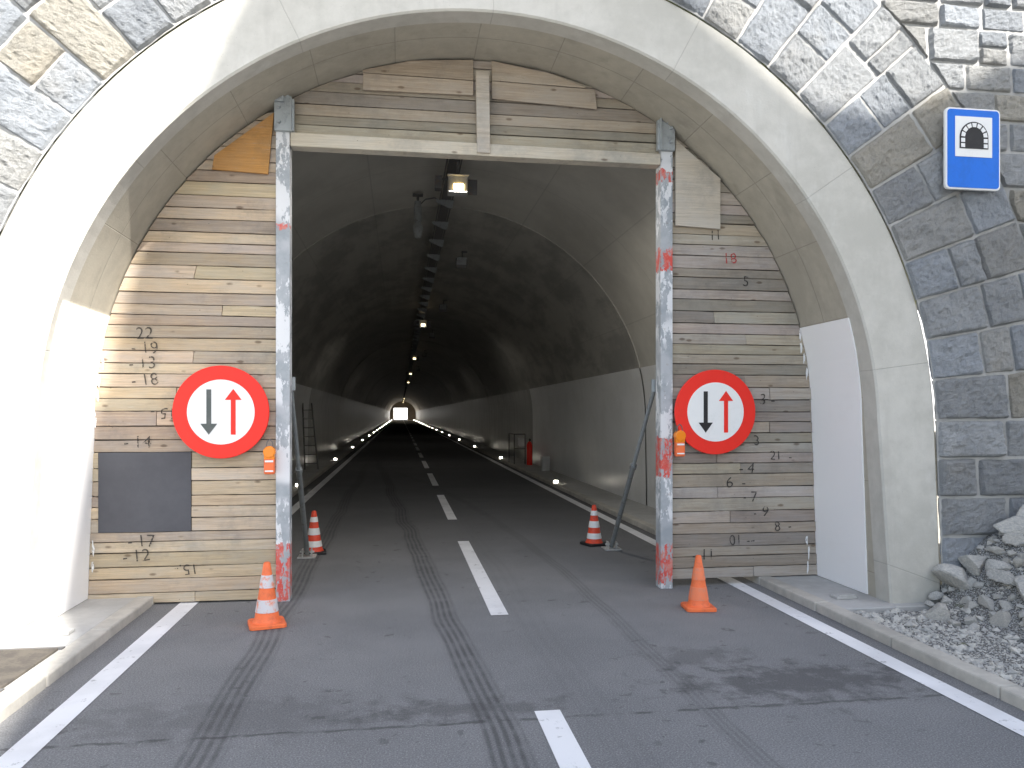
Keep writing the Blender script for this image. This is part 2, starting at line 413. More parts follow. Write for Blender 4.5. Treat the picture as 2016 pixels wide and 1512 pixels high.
b.make('cover_plate','rust',cov,bevel=.004)
for yy in (-.405,.405): B().box((-.21,yy,.006),(1.72,.04,.014)).make('cover_frame','steel_d',cov)
# ------------------------------------------------------------ portal concrete arch
arch=empty('tunnel_portal',(0,0,0),'pale concrete arch ring framing the tunnel mouth','tunnel portal')
def row(r,yfun,flare=.06):
    return [(x,yfun(z),z) for (x,z) in profile(r,flare)]
v,f=loft([row(RO,lambda z:yf(z)+.35,0),row(RO,lambda z:yf(z)+.02,0),row(RO-.02,lambda z:yf(z),0),row(RI+.015,lambda z:yf(z)),row(RI,lambda z:yf(z)+.015),row(RI,lambda z:yf(z)+.2)])
fixn(mesh('arch_face',v,f,'conc_front',arch))
P=profile(RI,.06,na=144,nb=10)
v=[(x,yf(z)+.2,z) for x,z in P]+[(x,7.32,z) for x,z in P]; n=len(P)
mesh('arch_soffit',v,[[q,q+1,n+q+1,n+q] for q in range(n-1)],'conc_in',arch)
for sgn in (-1,1):
    b=B(); zs=[.07+ (2.49-.07)*i/14 for i in range(15)]
    for yy in (6.22 if sgn>0 else 6.13,7.04):
        for z in zs: b.v.append(Vector((CX+sgn*(hw(z)-.012),yy,z))); b.t.append((1,1,1))
        for z in zs: b.v.append(Vector((CX+sgn*(hw(z)+.01),yy,z))); b.t.append((1,1,1))
    n=15
    for q in range(n-1):
        b.f.append([q,q+1,2*n+q+1,2*n+q]); b.f.append([q,n+q,n+q+1,q+1])
    b.f.append([n-1,2*n-1,4*n-1,3*n-1])
    b.make('white_panel','white_wall',arch)
P1=profile(RI-.0);P2=profile(RI+.75)
v=[(x,7.32,z) for x,z in P1]+[(x,7.32,z) for x,z in P2]; n=len(P1)
mesh('arch_back',v,[[i,i+1,n+i+1,n+i] for i in range(n-1)],'conc_in',arch)
# ------------------------------------------------------------ masonry wall
wall=empty('masonry_wall',(0,0,0),'rough grey granite block wall around the tunnel arch','stone wall')
X0,X1,ZT=-7.5,9.0,7.8
def outer(x,z):
    if z<=CZ: return (X1 if x>CX else X0, z)
    dx=x-CX;dz=z-CZ
    t=1e9
    if dx>1e-6:t=min(t,(X1-CX)/dx)
    if dx<-1e-6:t=min(t,(X0-CX)/dx)
    if dz>1e-6:t=min(t,(ZT-CZ)/dz)
    return (CX+dx*t,CZ+dz*t)
P=profile(RO-.0,0)
v=[];Ls=12
for q in range(Ls+1):
    for x,z in P:
        ox,oz=outer(x,z); t=q/Ls; xx=x+(ox-x)*t; zz=z+(oz-z)*t
        v.append((xx,yf(zz)-.004+noise.noise((xx*4,zz*4,0))*.008,zz))
n=len(P)
mesh('mortar_bed',v,[[j*n+i,j*n+i+1,(j+1)*n+i+1,(j+1)*n+i] for j in range(Ls) for i in range(n-1)],'mortar',wall)
v=[];f=[];T=[]
RV=5.0
def rho(x,z): return math.hypot(x-CX,z-CZ) if z>CZ else abs(x-CX)
def add_stone(q,push=False,n=20):
    global v,f,T
    pts=[]; ins=0
    w=max(.05,(Vector(q[0])-Vector(q[1])).length); h=max(.05,(Vector(q[1])-Vector(q[2])).length)
    gs,gt=.005/w,.005/h
    seed=random.uniform(0,500); bul=random.uniform(.008,.034)
    tone=random.choice([random.uniform(.92,1.04),random.uniform(1.0,1.15),random.uniform(.80,.92)])
    tint=(tone*.98,tone*.99,tone*1.0)
    r=random.random()
    if r<.09: tint=(tone*1.08,tone*1.0,tone*.86)
    elif r<.45: tint=(tone*.94,tone*.98,tone*1.04)
    elif r<.6: tint=(tone*1.02,tone*1.0,tone*.96)
    tl=(random.uniform(-.012,.012),random.uniform(-.012,.012))
    for j in range(n+1):
        for i in range(n+1):
            s=gs+(1-2*gs)*i/n; t=gt+(1-2*gt)*j/n
            x=(q[0][0]*(1-s)+q[1][0]*s)*(1-t)+(q[3][0]*(1-s)+q[2][0]*s)*t
            z=(q[0][1]*(1-s)+q[1][1]*s)*(1-t)+(q[3][1]*(1-s)+q[2][1]*s)*t
            if push:
                rr=rho(x,z)
                if rr<RV+.012:
                    ins+=1
                    if z>CZ:
                        k=(RV+.012)/rr; x=CX+(x-CX)*k; z=CZ+(z-CZ)*k
                    else: x=CX+math.copysign(RV+.012,x-CX)
            e=min(i,n-i)/n*w; e2=min(j,n-j)/n*h; ed=min(e,e2)
            if i in(0,n) or j in(0,n):
                hh=-.010
                x+=noise.noise((x*9,z*9,seed))*.014; z+=noise.noise((x*9,z*9,seed+9))*.014
            else:
                pr=min(1,ed/.03)**.6
                c=noise.noise((x*4,z*4,seed))*.012+noise.noise((x*11,z*11,seed))*.013+noise.noise((x*24,z*24,seed))*.013+noise.noise((x*50,z*50,seed))*.008
                hh=.012+pr*(bul+c+tl[0]*(s-.5)*2+tl[1]*(t-.5)*2)
                hh=max(hh,.009)
            pts.append((x,yf(z)-hh,z))
    if push and ins>.78*(n+1)**2: return
    i0=len(v); v+=pts; T+=[tint]*len(pts)
    for j in range(n):
        for i in range(n): a=i0+j*(n+1)+i; f.append([a,a+1,a+n+2,a+n+1])
def pp(r,a): return (CX+r*math.cos(a),CZ+r*math.sin(a))
NV=35
for i in range(NV):
    a0=math.pi*i/NV;a1=math.pi*(i+1)/NV
    L=(.42 if i%2 else .66)+random.uniform(-.08,.08)
    add_stone([pp(RO,a0),pp(RO+L,a0),pp(RO+L,a1),pp(RO,a1)],n=24)
    am=(a0+a1)/2+random.uniform(-.01,.01)
    if RV-RO-L>.55:
        R2=RO+L+random.uniform(.25,.4)
        add_stone([pp(RO+L,a0),pp(R2,a0),pp(R2,a1),pp(RO+L,a1)]); add_stone([pp(R2,a0),pp(RV,a0),pp(RV,a1),pp(R2,a1)])
    elif random.random()<.25:
        add_stone([pp(RO+L,a0),pp(RV,a0),pp(RV,am),pp(RO+L,am)]); add_stone([pp(RO+L,am),pp(RV,am),pp(RV,a1),pp(RO+L,a1)])
    else: add_stone([pp(RO+L,a0),pp(RV,a0),pp(RV,a1),pp(RO+L,a1)])
for sg in (-1,1):
    z=-.05;i=0
    while z<CZ-.1:
        z1=CZ if i==4 else z+.33
        L=(.42 if i%2 else .7)+random.uniform(-.06,.06)
        for (a,c) in ((RO,RO+L),(RO+L,RV)):
            xa,xb=(CX+sg*a,CX+sg*c)
            if xa>xb: xa,xb=xb,xa
            add_stone([(xa,z),(xb,z),(xb,z1),(xa,z1)])
        z=z1;i+=1
z=-.05
while z<ZT-.1:
    h=random.uniform(.2,.34); x=X0-random.uniform(0,.5)
    while x<X1:
        w=random.uniform(.26,.6)
        x1=x+w
        if random.random()<.15 and h>.3:
            add_stone([(x,z),(x1,z),(x1,z+h*.5),(x,z+h*.5)],True,13); add_stone([(x,z+h*.5),(x1,z+h*.5),(x1,z+h),(x,z+h)],True,13)
        else: add_stone([(x,z),(x1,z),(x1,z+h),(x,z+h)],True,16)
        x=x1
    z+=h
mesh('stone_facing',v,f,'stone',wall,tints=T)
B().prism(rect(X0,ZT,X1,ZT+.2),6.2,7.2).make('coping','slab',wall,bevel=.02)
# ------------------------------------------------------------ tunnel tube
tun=empty('tunnel',(0,0,0),'long straight road tunnel with grey lining and painted walls','tunnel')
YE=213
ys=[7.32,12.85,24.3]
while ys[-1]<YE-12: ys.append(ys[-1]+12)
ys.append(YE)
v=[];f=[];W2={-1:([],[]),1:([],[])}
for k in range(len(ys)-1):
    r=3.52-.014*(k%2)-(.01 if k>1 else 0)
    Pn=profile(r,.02)
    up_=[p for p in Pn if p[1]>=2.45]
    zt=2.45; xt=math.sqrt(r*r-(zt-CZ)**2)
    up_=[(CX+xt,zt)]+up_+[(CX-xt,zt)]
    i=len(v);n=len(up_)
    v+=[(x,ys[k],z) for x,z in up_]+[(x,ys[k+1],z) for x,z in up_]+[(CX+(x-CX)*1.03,ys[k+1],CZ+(z-CZ)*1.03) for x,z in up_]
    f+=[[i+q,i+q+1,i+n+q+1,i+n+q] for q in range(n-1)]+[[i+n+q,i+n+q+1,i+2*n+q+1,i+2*n+q] for q in range(n-1)]
    v+= [(CX+(x-CX)*1.03,ys[k],CZ+(z-CZ)*1.03) for x,z in up_]; j=i+3*n
    f+=[[j+q,j+q+1,i+q+1,i+q] for q in range(n-1)]
    for sg in (-1,1):
        v2,f2=W2[sg]
        lo=[p for p in Pn if p[1]<2.45 and (p[0]-CX)*sg>0]; lo.sort(key=lambda p:p[1]); lo=lo+[(CX+sg*xt,zt)]
        lo=[(x-sg*.012,z) for x,z in lo]
        lo.append((CX+sg*(xt+.02),zt+.006))
        i=len(v2);n2=len(lo)
        v2+=[(x,ys[k],z) for x,z in lo]+[(x,ys[k+1]-.015,z) for x,z in lo]+[(x+sg*.2,ys[k+1]-.015,z) for x,z in lo]+[(x+sg*.2,ys[k+1],z) for x,z in lo]
        for m in range(3): f2+=[[i+m*n2+q,i+m*n2+q+1,i+(m+1)*n2+q+1,i+(m+1)*n2+q] for q in range(n2-1)]
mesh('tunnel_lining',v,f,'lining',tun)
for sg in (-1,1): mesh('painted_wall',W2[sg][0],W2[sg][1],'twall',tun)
P=profile(3.9,0); v,f=loft([[(x,7.33,z) for x,z in P],[(x,YE,z) for x,z in P]]); mesh('outer_shell',v,f,'slab',tun)
b=B(); b.prism(rect(CX-4.2,0,-1.75,5.7),YE,YE+.2).prism(rect(1.95,0,CX+4.2,5.7),YE,YE+.2).prism(rect(-1.75,3.3,1.95,5.7),YE,YE+.2)
b.make('end_bulkhead','wood_l',tun,tint=True)
# cable tray
tray=empty('cable_tray',(.70,7.6,4.98),'steel cable tray hung along the tunnel crown','cable tray')
b=B(); b.box((0,101,-.02),(.14,202,.05)).tube((-.10,0,-.05),(-.10,202,-.05),.012,n=6).tube((.09,0,-.05),(.09,202,-.05),.012,n=6)
for i in range(60,148):
    b.box((0,4.2+i*1.36,-.08),(.2,.03,.10))
b.make('tray_rail','steel_d',tray)
hb=B(); hb.prism([(-.16,0),(.12,0),(.09,-.13),(.04,-.13),(-.16,-.04)],-.012,.012).box((-.06,.05,-.05),(.14,.10,.010))
h0=hb.make('tray_hanger','steel_m',tray,loc=(0,4.2,-.05))
for i in range(1,60):
    c=h0.copy(); c.parent=tray; c.location=(0,4.2+i*1.36,-.05); COL.objects.link(c)
# ceiling lamps
def lampset(y,first=None):
    e=bpy.data.objects.new('ceiling_lamp',None); e.location=(.74,y,4.98); COL.objects.link(e)
    top(e,'lit warm floodlight on bracket under the tunnel crown','lamp','lamps along the tunnel crown'); return e
l0=lampset(10.0)
b=B(); b.box((0,0,-.13),(.03,.03,.26)).box((-.1,0,-.28),(.34,.03,.03)).box((-.25,0,-.34),(.09,.16,.16)).box((.2,.05,-.36),(.12,.02,.2)); b.make('lamp_bracket','steel_d',l0,bevel=.004)
b=B(); b.box((0,.05,-.35),(.25,.2,.22)); b.box((0,-.06,-.245),(.28,.08,.015)); b.make('lamp_housing','steel_l',l0,bevel=.012)
gm=B().box((.01,-.058,-.39),(.13,.02,.075)).make('lamp_glass','lamp',l0,bevel=.006)
ch=list(l0.children)
gfar=gm.data.copy(); gfar.materials.clear(); gfar.materials.append(MAT['lamp_far'])
for y in (25.6,41.2,56.8,72.4,150,175,198):  # the three farthest lamps are added to supply the exit glow
    e=lampset(y)
    for c in ch:
        d=c.copy(); d.parent=e
        if c is gm: d.data=gfar
        COL.objects.link(d)
# downward beams from the lit lamps; the far three are added for exit glow
for y,p in ((9.85,150),(25.45,34),(41.05,18),(56.65,12),(150,140),(175,330),(198,700)):
    L=bpy.data.lights.new('lamp_light','SPOT'); L.energy=p; L.color=(1,.95,.87) if y<100 else (1,.88,.70); L.shadow_soft_size=.08; L.spot_size=math.radians(172); L.spot_blend=.3
    lo=bpy.data.objects.new('lamp_light',L); lo.location=(.74,y,4.50); COL.objects.link(lo)
# visibility sensor
se=empty('visibility_sensor',(.27,12,5.06),'grey cylindrical air sensor hanging from the tunnel ceiling','sensor')
B().tube((0,0,0),(0,0,-.14),.02).box((0,0,-.02),(.16,.1,.03)).make('sensor_mount','steel_d',se)
B().lathe([(0,-.12),(.05,-.12),(.06,-.2),(.06,-.42),(.045,-.44),(.075,-.5),(.075,-.56),(.05,-.68),(0,-.70)],20).make('sensor_body','steel_m',se,smooth=True)
cb=B(); pts=[(.0,0,-.2),(.12,0,-.08),(.26,0,-.05),(.4,0,-.12)]
for a,c in zip(pts,pts[1:]): cb.tube(a,c,.01,n=6)
cb.make('sensor_cable','steel_d',se)
def spk(y):
    e=bpy.data.objects.new('ceiling_monitor',None); e.location=(1.28,y,5.04); COL.objects.link(e); top(e,'small dark box hanging on a rod from the tunnel ceiling','equipment box','boxes hung from the tunnel ceiling'); return e
s0=spk(16)
B().tube((0,0,.0),(0,0,-.16),.014,n=8).box((.04,0,-.02),(.12,.08,.02)).make('hanger_rod','steel_d',s0)
B().box((-.02,0,-.25),(.24,.16,.2),rot=Matrix.Rotation(.35,3,'X')).make('box_body','steel_d',s0,bevel=.02)
B().box((-.02,-.09,-.22),(.2,.02,.15),rot=Matrix.Rotation(.35,3,'X')).make('box_front','steel_m',s0)
ch=list(s0.children)
for y in (22.9,31,41,55):
    e=spk(y)
    for c in ch: d=c.copy(); d.parent=e; COL.objects.link(d)
# kerb marker lights
def kl(x,y,lit=True):
    e=bpy.data.objects.new('kerb_light',None); e.location=(x,y,.075); COL.objects.link(e)
    top(e,'small lit marker light on the tunnel kerb' if lit else 'unlit metal marker light on the pavement slab','marker light','marker lights along the kerbs'); return e
k0=kl(3.52,17.3)
hm=B()
hm.v=[Vector(p) for p in ((-.07,-.07,0),(.07,-.07,0),(.07,.07,0),(-.07,.07,0),(-.06,-.04,.065),(.06,-.04,.065),(.06,.05,.05),(-.06,.05,.05))]; hm.t=[(1,1,1)]*8
hm.f=[[0,3,2,1],[4,5,6,7],[0,1,5,4],[1,2,6,5],[2,3,7,6],[3,0,4,7]]
ho=hm.make('light_housing','steel_l',k0,bevel=.006)
lo=B().box((0,-.068,.035),(.085,.02,.042)).make('light_lens','led',k0,bevel=.004)
for sx in (3.52,-2.2):
    for i in range(0,20):
        if sx>0 and i==0: continue
        e=kl(sx,17.3+9.7*i)
        for c in (ho,lo): d=c.copy(); d.parent=e; COL.objects.link(d)
for sx,sy in ((3.78,6.15),(-2.44,5.95)):
    e=kl(sx,sy,False)
    B().box((0,0,.012),(.19,.12,.025)).box((0,-.05,.03),(.15,.02,.018)).make('light_housing','slab',e,bevel=.006,loc=(0,0,-.008))
hy=empty('fire_extinguisher',(3.98,23.6,.066),'red fire extinguisher standing by the tunnel wall','fire extinguisher')
B().lathe([(0,0),(.085,0),(.09,.02),(.09,.62),(.06,.70),(.025,.73),(0,.74)],18).make('cylinder_body','red',hy,smooth=True)
B().box((0,-.03,.78),(.05,.16,.06)).tube((0,0,.7),(0,0,.82),.02).make('valve','signblack',hy,bevel=.01)
ra=empty('guard_rail',(3.75,23.9,.066),'small steel guard rail on the tunnel walkway','railing')
b=B()
for x in (-.2,.14): b.tube((x,0,0),(x,0,.95),.02)
for z in (.5,.95): b.tube((-.2,0,z),(.14,0,z),.02)
b.tube((-.2,0,.95),(-.2,1.2,.95),.02).tube((-.2,1.2,0),(-.2,1.2,.95),.02); b.make('rail_frame','steel_d',ra)
B().box((.0,-.02,.7),(.18,.02,.26)).make('rail_plate','steel_l',ra)
bx=empty('cable_box',(4.02,21.2,.066),'pale cable cabinet on the tunnel walkway','cabinet')
B().box((0,0,.2),(.22,.3,.4)).make('cabinet_body','steel_l',bx,bevel=.015); B().box((0,-.155,.2),(.17,.01,.32)).make('cabinet_door','slab',bx)
la=empty('step_ladder',(-2.5,22.5,.066),'folded step ladder leaning on the dark tunnel wall','ladder')
b=B()
for x in (-.18,.18): b.tube((x,0,0),(x*.7-.15,.25,1.9),.022,n=8)
for i in range(7): t=(i+.7)/7.5; b.box((-.15*t,.25*t,1.9*t),(.34-.08*t,.07,.025))
b.make('ladder_frame','steel_d',la)
# ------------------------------------------------------------ timber bulkhead
gate=empty('timber_bulkhead',(0,0,0),'weathered plank bulkhead closing the tunnel mouth around a vehicle opening','timber wall')
YP=7.03
def planks(name,mat,z0,z1,xl,xr,hole=None,hmin=.085,hmax=.13):
    b=B(); z=z0
    while z<z1-.03:
        h=random.uniform(hmin,hmax); zt=min(z+h,z1)
        if hole:
            for hz in (hole[1],hole[3]):
                if z<hz-.001 and zt>hz-.05: zt=hz if zt>hz or hz-zt<.05 else zt
        segs=[(xl(z),xl(zt),xr(z),xr(zt))]
        if hole and zt>hole[1]+.001 and z<hole[3]-.001:
            segs=[(xl(z),xl(zt),hole[0],hole[0]),(hole[2],hole[2],xr(z),xr(zt))]
        for (a0,a1,c0,c1) in segs:
            if c0-a0<.03: continue
            cuts=[0,1]
            if random.random()<.2 and c0-a0>.9: cuts=[0,random.uniform(.3,.7),1]
            for p,q in zip(cuts,cuts[1:]):
                t=random.choice([random.uniform(.72,.88),random.uniform(.88,1.05),random.uniform(1.0,1.18)]); tt=(t*random.uniform(.99,1.06),t,t*random.uniform(.88,1.03))
                dy=random.uniform(-.007,.007)
                g=.003
                A0=a0+(c0-a0)*p+(g if p else 0);A1=a1+(c1-a1)*p+(g if p else 0);C0=a0+(c0-a0)*q;C1=a1+(c1-a1)*q
                s1,s2=random.uniform(-.004,.004),random.uniform(-.005,.005)
                N=6; lowr=[];upr=[]
                for m in range(N+1):
                    u=m/N; wv=random.uniform(-.0015,.0015)
                    lowr.append((A0+(C0-A0)*u,z+.0014+s1*(u-.5)+wv)); upr.append((A1+(C1-A1)*u,zt-.0045+s2*(u-.5)+random.uniform(-.003,.001)))
                b.prism(lowr+upr[::-1],YP+dy,YP+.04,tt)
        z=zt
    return b.make(name,mat,gate,tint=True,bevel=.003,seg=1)
HX=(-2.56,.63,-1.80,1.32)
planks('plank_panel','wood_l',.015,4.32,lambda z:CX-hw(z)+.012,lambda z:-1.085,hole=HX)
planks('plank_panel','wood_r',.075,4.36,lambda z:2.56,lambda z:CX+hw(z)-.012)
planks('lintel_panel','wood_r',4.125,4.895,lambda z:max(-1.07,CX-hw(z)+.01),lambda z:min(2.54,CX+hw(z)-.01))
def clip(xa,xb,z0,z1,n=14):
    L=[];R=[]
    for i in range(n+1):
        z=z0+(z1-z0)*i/n; h=hw(z)-.005
        a=max(xa,CX-h);c=min(xb,CX+h)
        if c>a: L.append((a,z));R.append((c,z))
    return R+L[::-1]
for a in ((-5,-1.08,0.01,4.33),(2.55,6,.08,4.35),(-1.07,2.54,4.12,4.89)):
    B().prism(clip(*a),7.072,7.09).make('backing_board','gap',gate)
B().prism(rect(HX[0]+.002,HX[1]+.002,HX[2]-.002,HX[3]-.002),7.025,7.05).make('hatch_sheet','dark',gate)
def channel(name,cx,mat):
    b=B(); w=.118
    o=[(-w/2,-.006),(w/2,-.006),(w/2,.134),(w/2-.012,.134),(w/2-.012,.006),(-w/2+.012,.006),(-w/2+.012,.134),(-w/2,.134)]
    n=len(o)
    for z in (0.0,4.32):
        for p in o: b.v.append(Vector((cx+p[0],6.99+p[1],z))); b.t.append((1,1,1))
    b.f.append(list(range(n))[::-1]); b.f.append(list(range(n,2*n)))
    for q in range(n): r=(q+1)%n; b.f.append([q,r,n+r,n+q])
    return b.make(name,mat,gate,bevel=.002)
channel('steel_post',-1.022,'post_a'); channel('steel_post',2.492,'post_b')
for cx,s in ((-1.005,1),(2.475,-1)):
    b=B(); b.box((cx,6.965,4.27),(.17,.05,.28)).box((cx+s*.06,6.94,4.27),(.012,.06,.30)).box((cx-s*.04,6.93,4.40),(.08,.04,.05)).tube((cx-s*.04,6.90,4.33),(cx-s*.04,6.945,4.33),.014,n=8).tube((cx-s*.04,6.90,4.2),(cx-s*.04,6.945,4.2),.014,n=8)
    b.box((cx-s*.02,6.95,4.44),(.14,.012,.07),rot=Matrix.Rotation(s*.6,3,'Y'))
    b.make('post_bracket','steel',gate,bevel=.004)
b=B(); b.prism([(-.955,4.005),(2.425,3.995),(2.425,4.10),(-.955,4.125)],6.96,7.10,(1.0,.99,.95)); b.make('header_beam','wood_new',gate,tint=True,bevel=.006)
B().prism([(-1.62,3.78),(-1.15,3.76),(-1.10,4.30),(-1.60,3.90)],6.992,7.018).make('plywood_patch','ply_o',gate,tint=True)
B().prism([(2.585,3.44),(3.03,3.42),(3.03,3.90),(2.585,4.25)],6.992,7.018,(1.02,.99,.93)).make('plywood_patch','ply_p',gate,tint=True)
for poly,t in (([(-.33,4.55),(.66,4.56),(.66,4.69),(-.33,4.70)],(1.15,1.06,.96)),([(-.33,4.706),(.66,4.696),(.66,4.885),(.1,4.84),(-.33,4.73)],(1.0,.92,.82)),
             ([(.83,4.54),(1.82,4.50),(1.80,4.68),(.83,4.70)],(1.1,1.03,.95)),([(.83,4.706),(1.72,4.69),(1.4,4.80),(.83,4.885)],(1.2,1.12,1.02))):
    B().prism(poly,6.998,7.018,t).make('top_board','wood_r',gate,tint=True,bevel=.003)
B().prism([(.69,4.02),(.81,4.02),(.80,4.76),(.68,4.76)],6.94,6.996,(1.30,1.30,1.28)).make('batten','wood_r',gate,tint=True,bevel=.004)
def txt(s,x,z,h=.105,rot=0,mat='ink',mirror=False,sx=.98):
    cu=bpy.data.curves.new('painted_number','FONT'); cu.body=s; cu.align_x='CENTER'; cu.align_y='CENTER'; cu.size=h*1.4; cu.offset=-.0010
    t=bpy.data.objects.new('tmp',cu); COL.objects.link(t); bpy.context.view_layer.update()
    me=bpy.data.meshes.new_from_object(t); COL.objects.unlink(t); bpy.data.objects.remove(t)
    a=math.radians(rot)+random.uniform(-.06,.06); sh=random.uniform(-.12,.12)
    for vv in me.vertices:
        px,pz=vv.co.x*sx,vv.co.y; px+=sh*pz
        if mirror: px=-px
        px+=noise.noise((px*18,pz*18,x*7))*.007; pz+=noise.noise((px*18,pz*18,x*7+4))*.007
        vv.co=(x+px*math.cos(a)-pz*math.sin(a),7.017,z+px*math.sin(a)+pz*math.cos(a))
    me.materials.clear(); me.materials.append(MAT[mat]); me.name='painted_number'
    o=bpy.data.objects.new('painted_number',me); link(o,gate)
for a in (('22',-2.18,2.342),('- 19',-2.18,2.22),('- 13',-2.20,2.088),('- 18',-2.18,1.943),('15 -',-2.03,1.66,.1,180),('- 14',-2.24,1.405),('- 17',-2.21,.553),('- 12',-2.25,.425),('15.-',-1.84,.303,.095,180),
          ('11',2.99,3.36,.095),('18',3.139,3.14,.105,0,'ink_r'),('5',3.30,2.925,.1),('3 -',3.52,1.787,.105),('3',3.41,1.39,.1),('21  -',3.66,1.24,.09),('- 4',3.31,1.125),('6  -',3.20,.99),('- 7',3.34,.85),('- 9',3.455,.70),('8  -',3.68,.558,.095),('01 --',3.26,.434,.1),('- 11',2.87,.30,.105)):
    txt(a[0],a[1],a[2],*(a[3:] if len(a)>3 else ()))
for (x,z) in [(3.86,2.42),(3.87,2.3),(3.9,2.2),(3.93,2.05),(3.93,.42),(3.95,.3),(3.94,.15),(-2.52,2.1),(-2.55,1.95),(-2.56,1.8),(-2.58,1.6),(-2.6,.5),(-2.6,.35)]:
    pts=[(x+random.uniform(.006,.016)*math.cos(t)*1.0,z+random.uniform(.03,.08)*math.sin(t)) for t in [i*math.pi/5 for i in range(10)]]
    B().prism(pts,7.0185,7.020).make('paint_daub','chalk',gate)
# ------------------------------------------------------------ priority signs
def arrow(cx,z0,z1,up,sh=.020,hd=.070,hl=.095):
    if up: return [(cx-sh,z0),(cx+sh,z0),(cx+sh,z1-hl),(cx+hd,z1-hl),(cx,z1),(cx-hd,z1-hl),(cx-sh,z1-hl)]
    return [(cx-sh,z1),(cx-sh,z0+hl),(cx-hd,z0+hl),(cx,z0),(cx+hd,z0+hl),(cx+sh,z0+hl),(cx+sh,z1)]
for (x,z,blk_,lab) in ((-1.53,1.667,'signgrey','round red and white priority sign with faded grey arrow'),(2.955,1.669,'signblack','round red and white priority sign with black arrow')):
    e=empty('traffic_sign',(x,6.93,z),lab,'traffic sign','priority signs on the timber wall')
    b=B().prism(circ(0,0,.402,64),0,.022); b.make('sign_plate','red',e,bevel=.006)
    B().prism(circ(0,0,.280,56),-.004,.001).make('sign_face','signwhite',e)
    B().prism(arrow(-.100,-.195,.195,False),-.0075,-.003).make('arrow',blk_,e)
    B().prism(arrow(.102,-.195,.200,True),-.0075,-.003).make('arrow','red',e)
    for zz in (.2,-.2): B().box((0,.045,zz),(.5,.05,.04)).make('sign_bracket','steel',e)
e=empty('tunnel_sign',(4.88,5.98,3.93),'blue rectangular sign with tunnel symbol fixed to the stone wall','traffic sign')
def rr(w,h,r,cx=0,cz=0,n=6):
    p=[]
    for (sx,sz,a0) in ((1,1,0),(-1,1,90),(-1,-1,180),(1,-1,270)):
        for i in range(n+1):
            a=math.radians(a0+90*i/n); p.append((cx+sx*(w/2-r)+r*math.cos(a),cz+sz*(h/2-r)+r*math.sin(a)))
    return p
# the corner arcs above are generated per quadrant with mirrored centres
def rrect(w,h,r,n=6):
    p=[]
    for (sx,sz,a0) in ((1,1,0),(-1,1,90),(-1,-1,180),(1,-1,270)):
        for i in range(n+1):
            a=math.radians(a0+90*i/n); p.append((sx*(w/2-r)+r*math.cos(a),sz*(h/2-r)+r*math.sin(a)))
    return p
B().prism(rrect(.52,.70,.04),0,.03).make('sign_edge','signwhite',e,bevel=.004)
B().prism(rrect(.49,.67,.03),-.004,.002).make('sign_panel','blue',e)
B().prism(rect(-.175,-.07,.175,.275),-.008,-.003).make('symbol_field','signwhite',e)
def ar(r,zb,zc,n=20): return [(r,zb)]+[(r*math.cos(math.pi*i/n),zc+r*math.sin(math.pi*i/n)) for i in range(n+1)]+[(-r,zb)]
b=B(); b.prism(ar(.135,0,.095),-.013,-.0075); b.make('symbol_outline','signblack',e)
b=B()
def blk(r0,r1,a0,a1): return [(r0*math.cos(a0),.095+r0*math.sin(a0)),(r1*math.cos(a0),.095+r1*math.sin(a0)),(r1*math.cos(a1),.095+r1*math.sin(a1)),(r0*math.cos(a1),.095+r0*math.sin(a1))]
for i in range(7): b.prism(blk(.090,.125,math.pi*(i+.12)/7,math.pi*(i+.88)/7),-.017,-.0125)
for sg in (-1,1):
    for z0,z1 in ((.008,.040),(.052,.086)):
        xa,xb=sorted((sg*.090,sg*.125)); b.prism(rect(xa,z0,xb,z1),-.017,-.0125)
b.make('symbol_blocks','signwhite',e)
for zz in (.2,-.2): B().box((0,.09,zz),(.4,.16,.04)).make('sign_bracket','steel_d',e)
# ------------------------------------------------------------ warning lamps
for (x,z,lab) in ((-1.125,1.26,'amber and orange hazard lamp hung on the steel post'),(2.60,1.385,'amber hazard lamp with orange and white body on the post')):
    e=empty('warning_lamp',(x,6.93,z),lab,'warning lamp','hazard lamps on the posts')
    B().box((0,0,-.065),(.092,.06,.14)).make('lamp_body','orange',e,bevel=.014)
    for zz,hh in ((-.02,.016),(-.105,.012)): B().box((0,-.0315,zz),(.07,.004,hh)).make('lamp_band','signwhite',e)
    B().tube((0,-.035,.06),(0,.035,.06),.052,.052,20).box((0,0,.02),(.09,.06,.05)).make('lamp_lens','amber',e,bevel=.008)
    pts=[(-.03,.1),(-.02,.15),(0,.17),(.02,.15),(.03,.1)]
    b=B()
    for a,c in zip(pts,pts[1:]): b.tube((a[0],0,a[1]),(c[0],0,c[1]),.005,n=6)
    b.make('lamp_handle','steel_d',e)
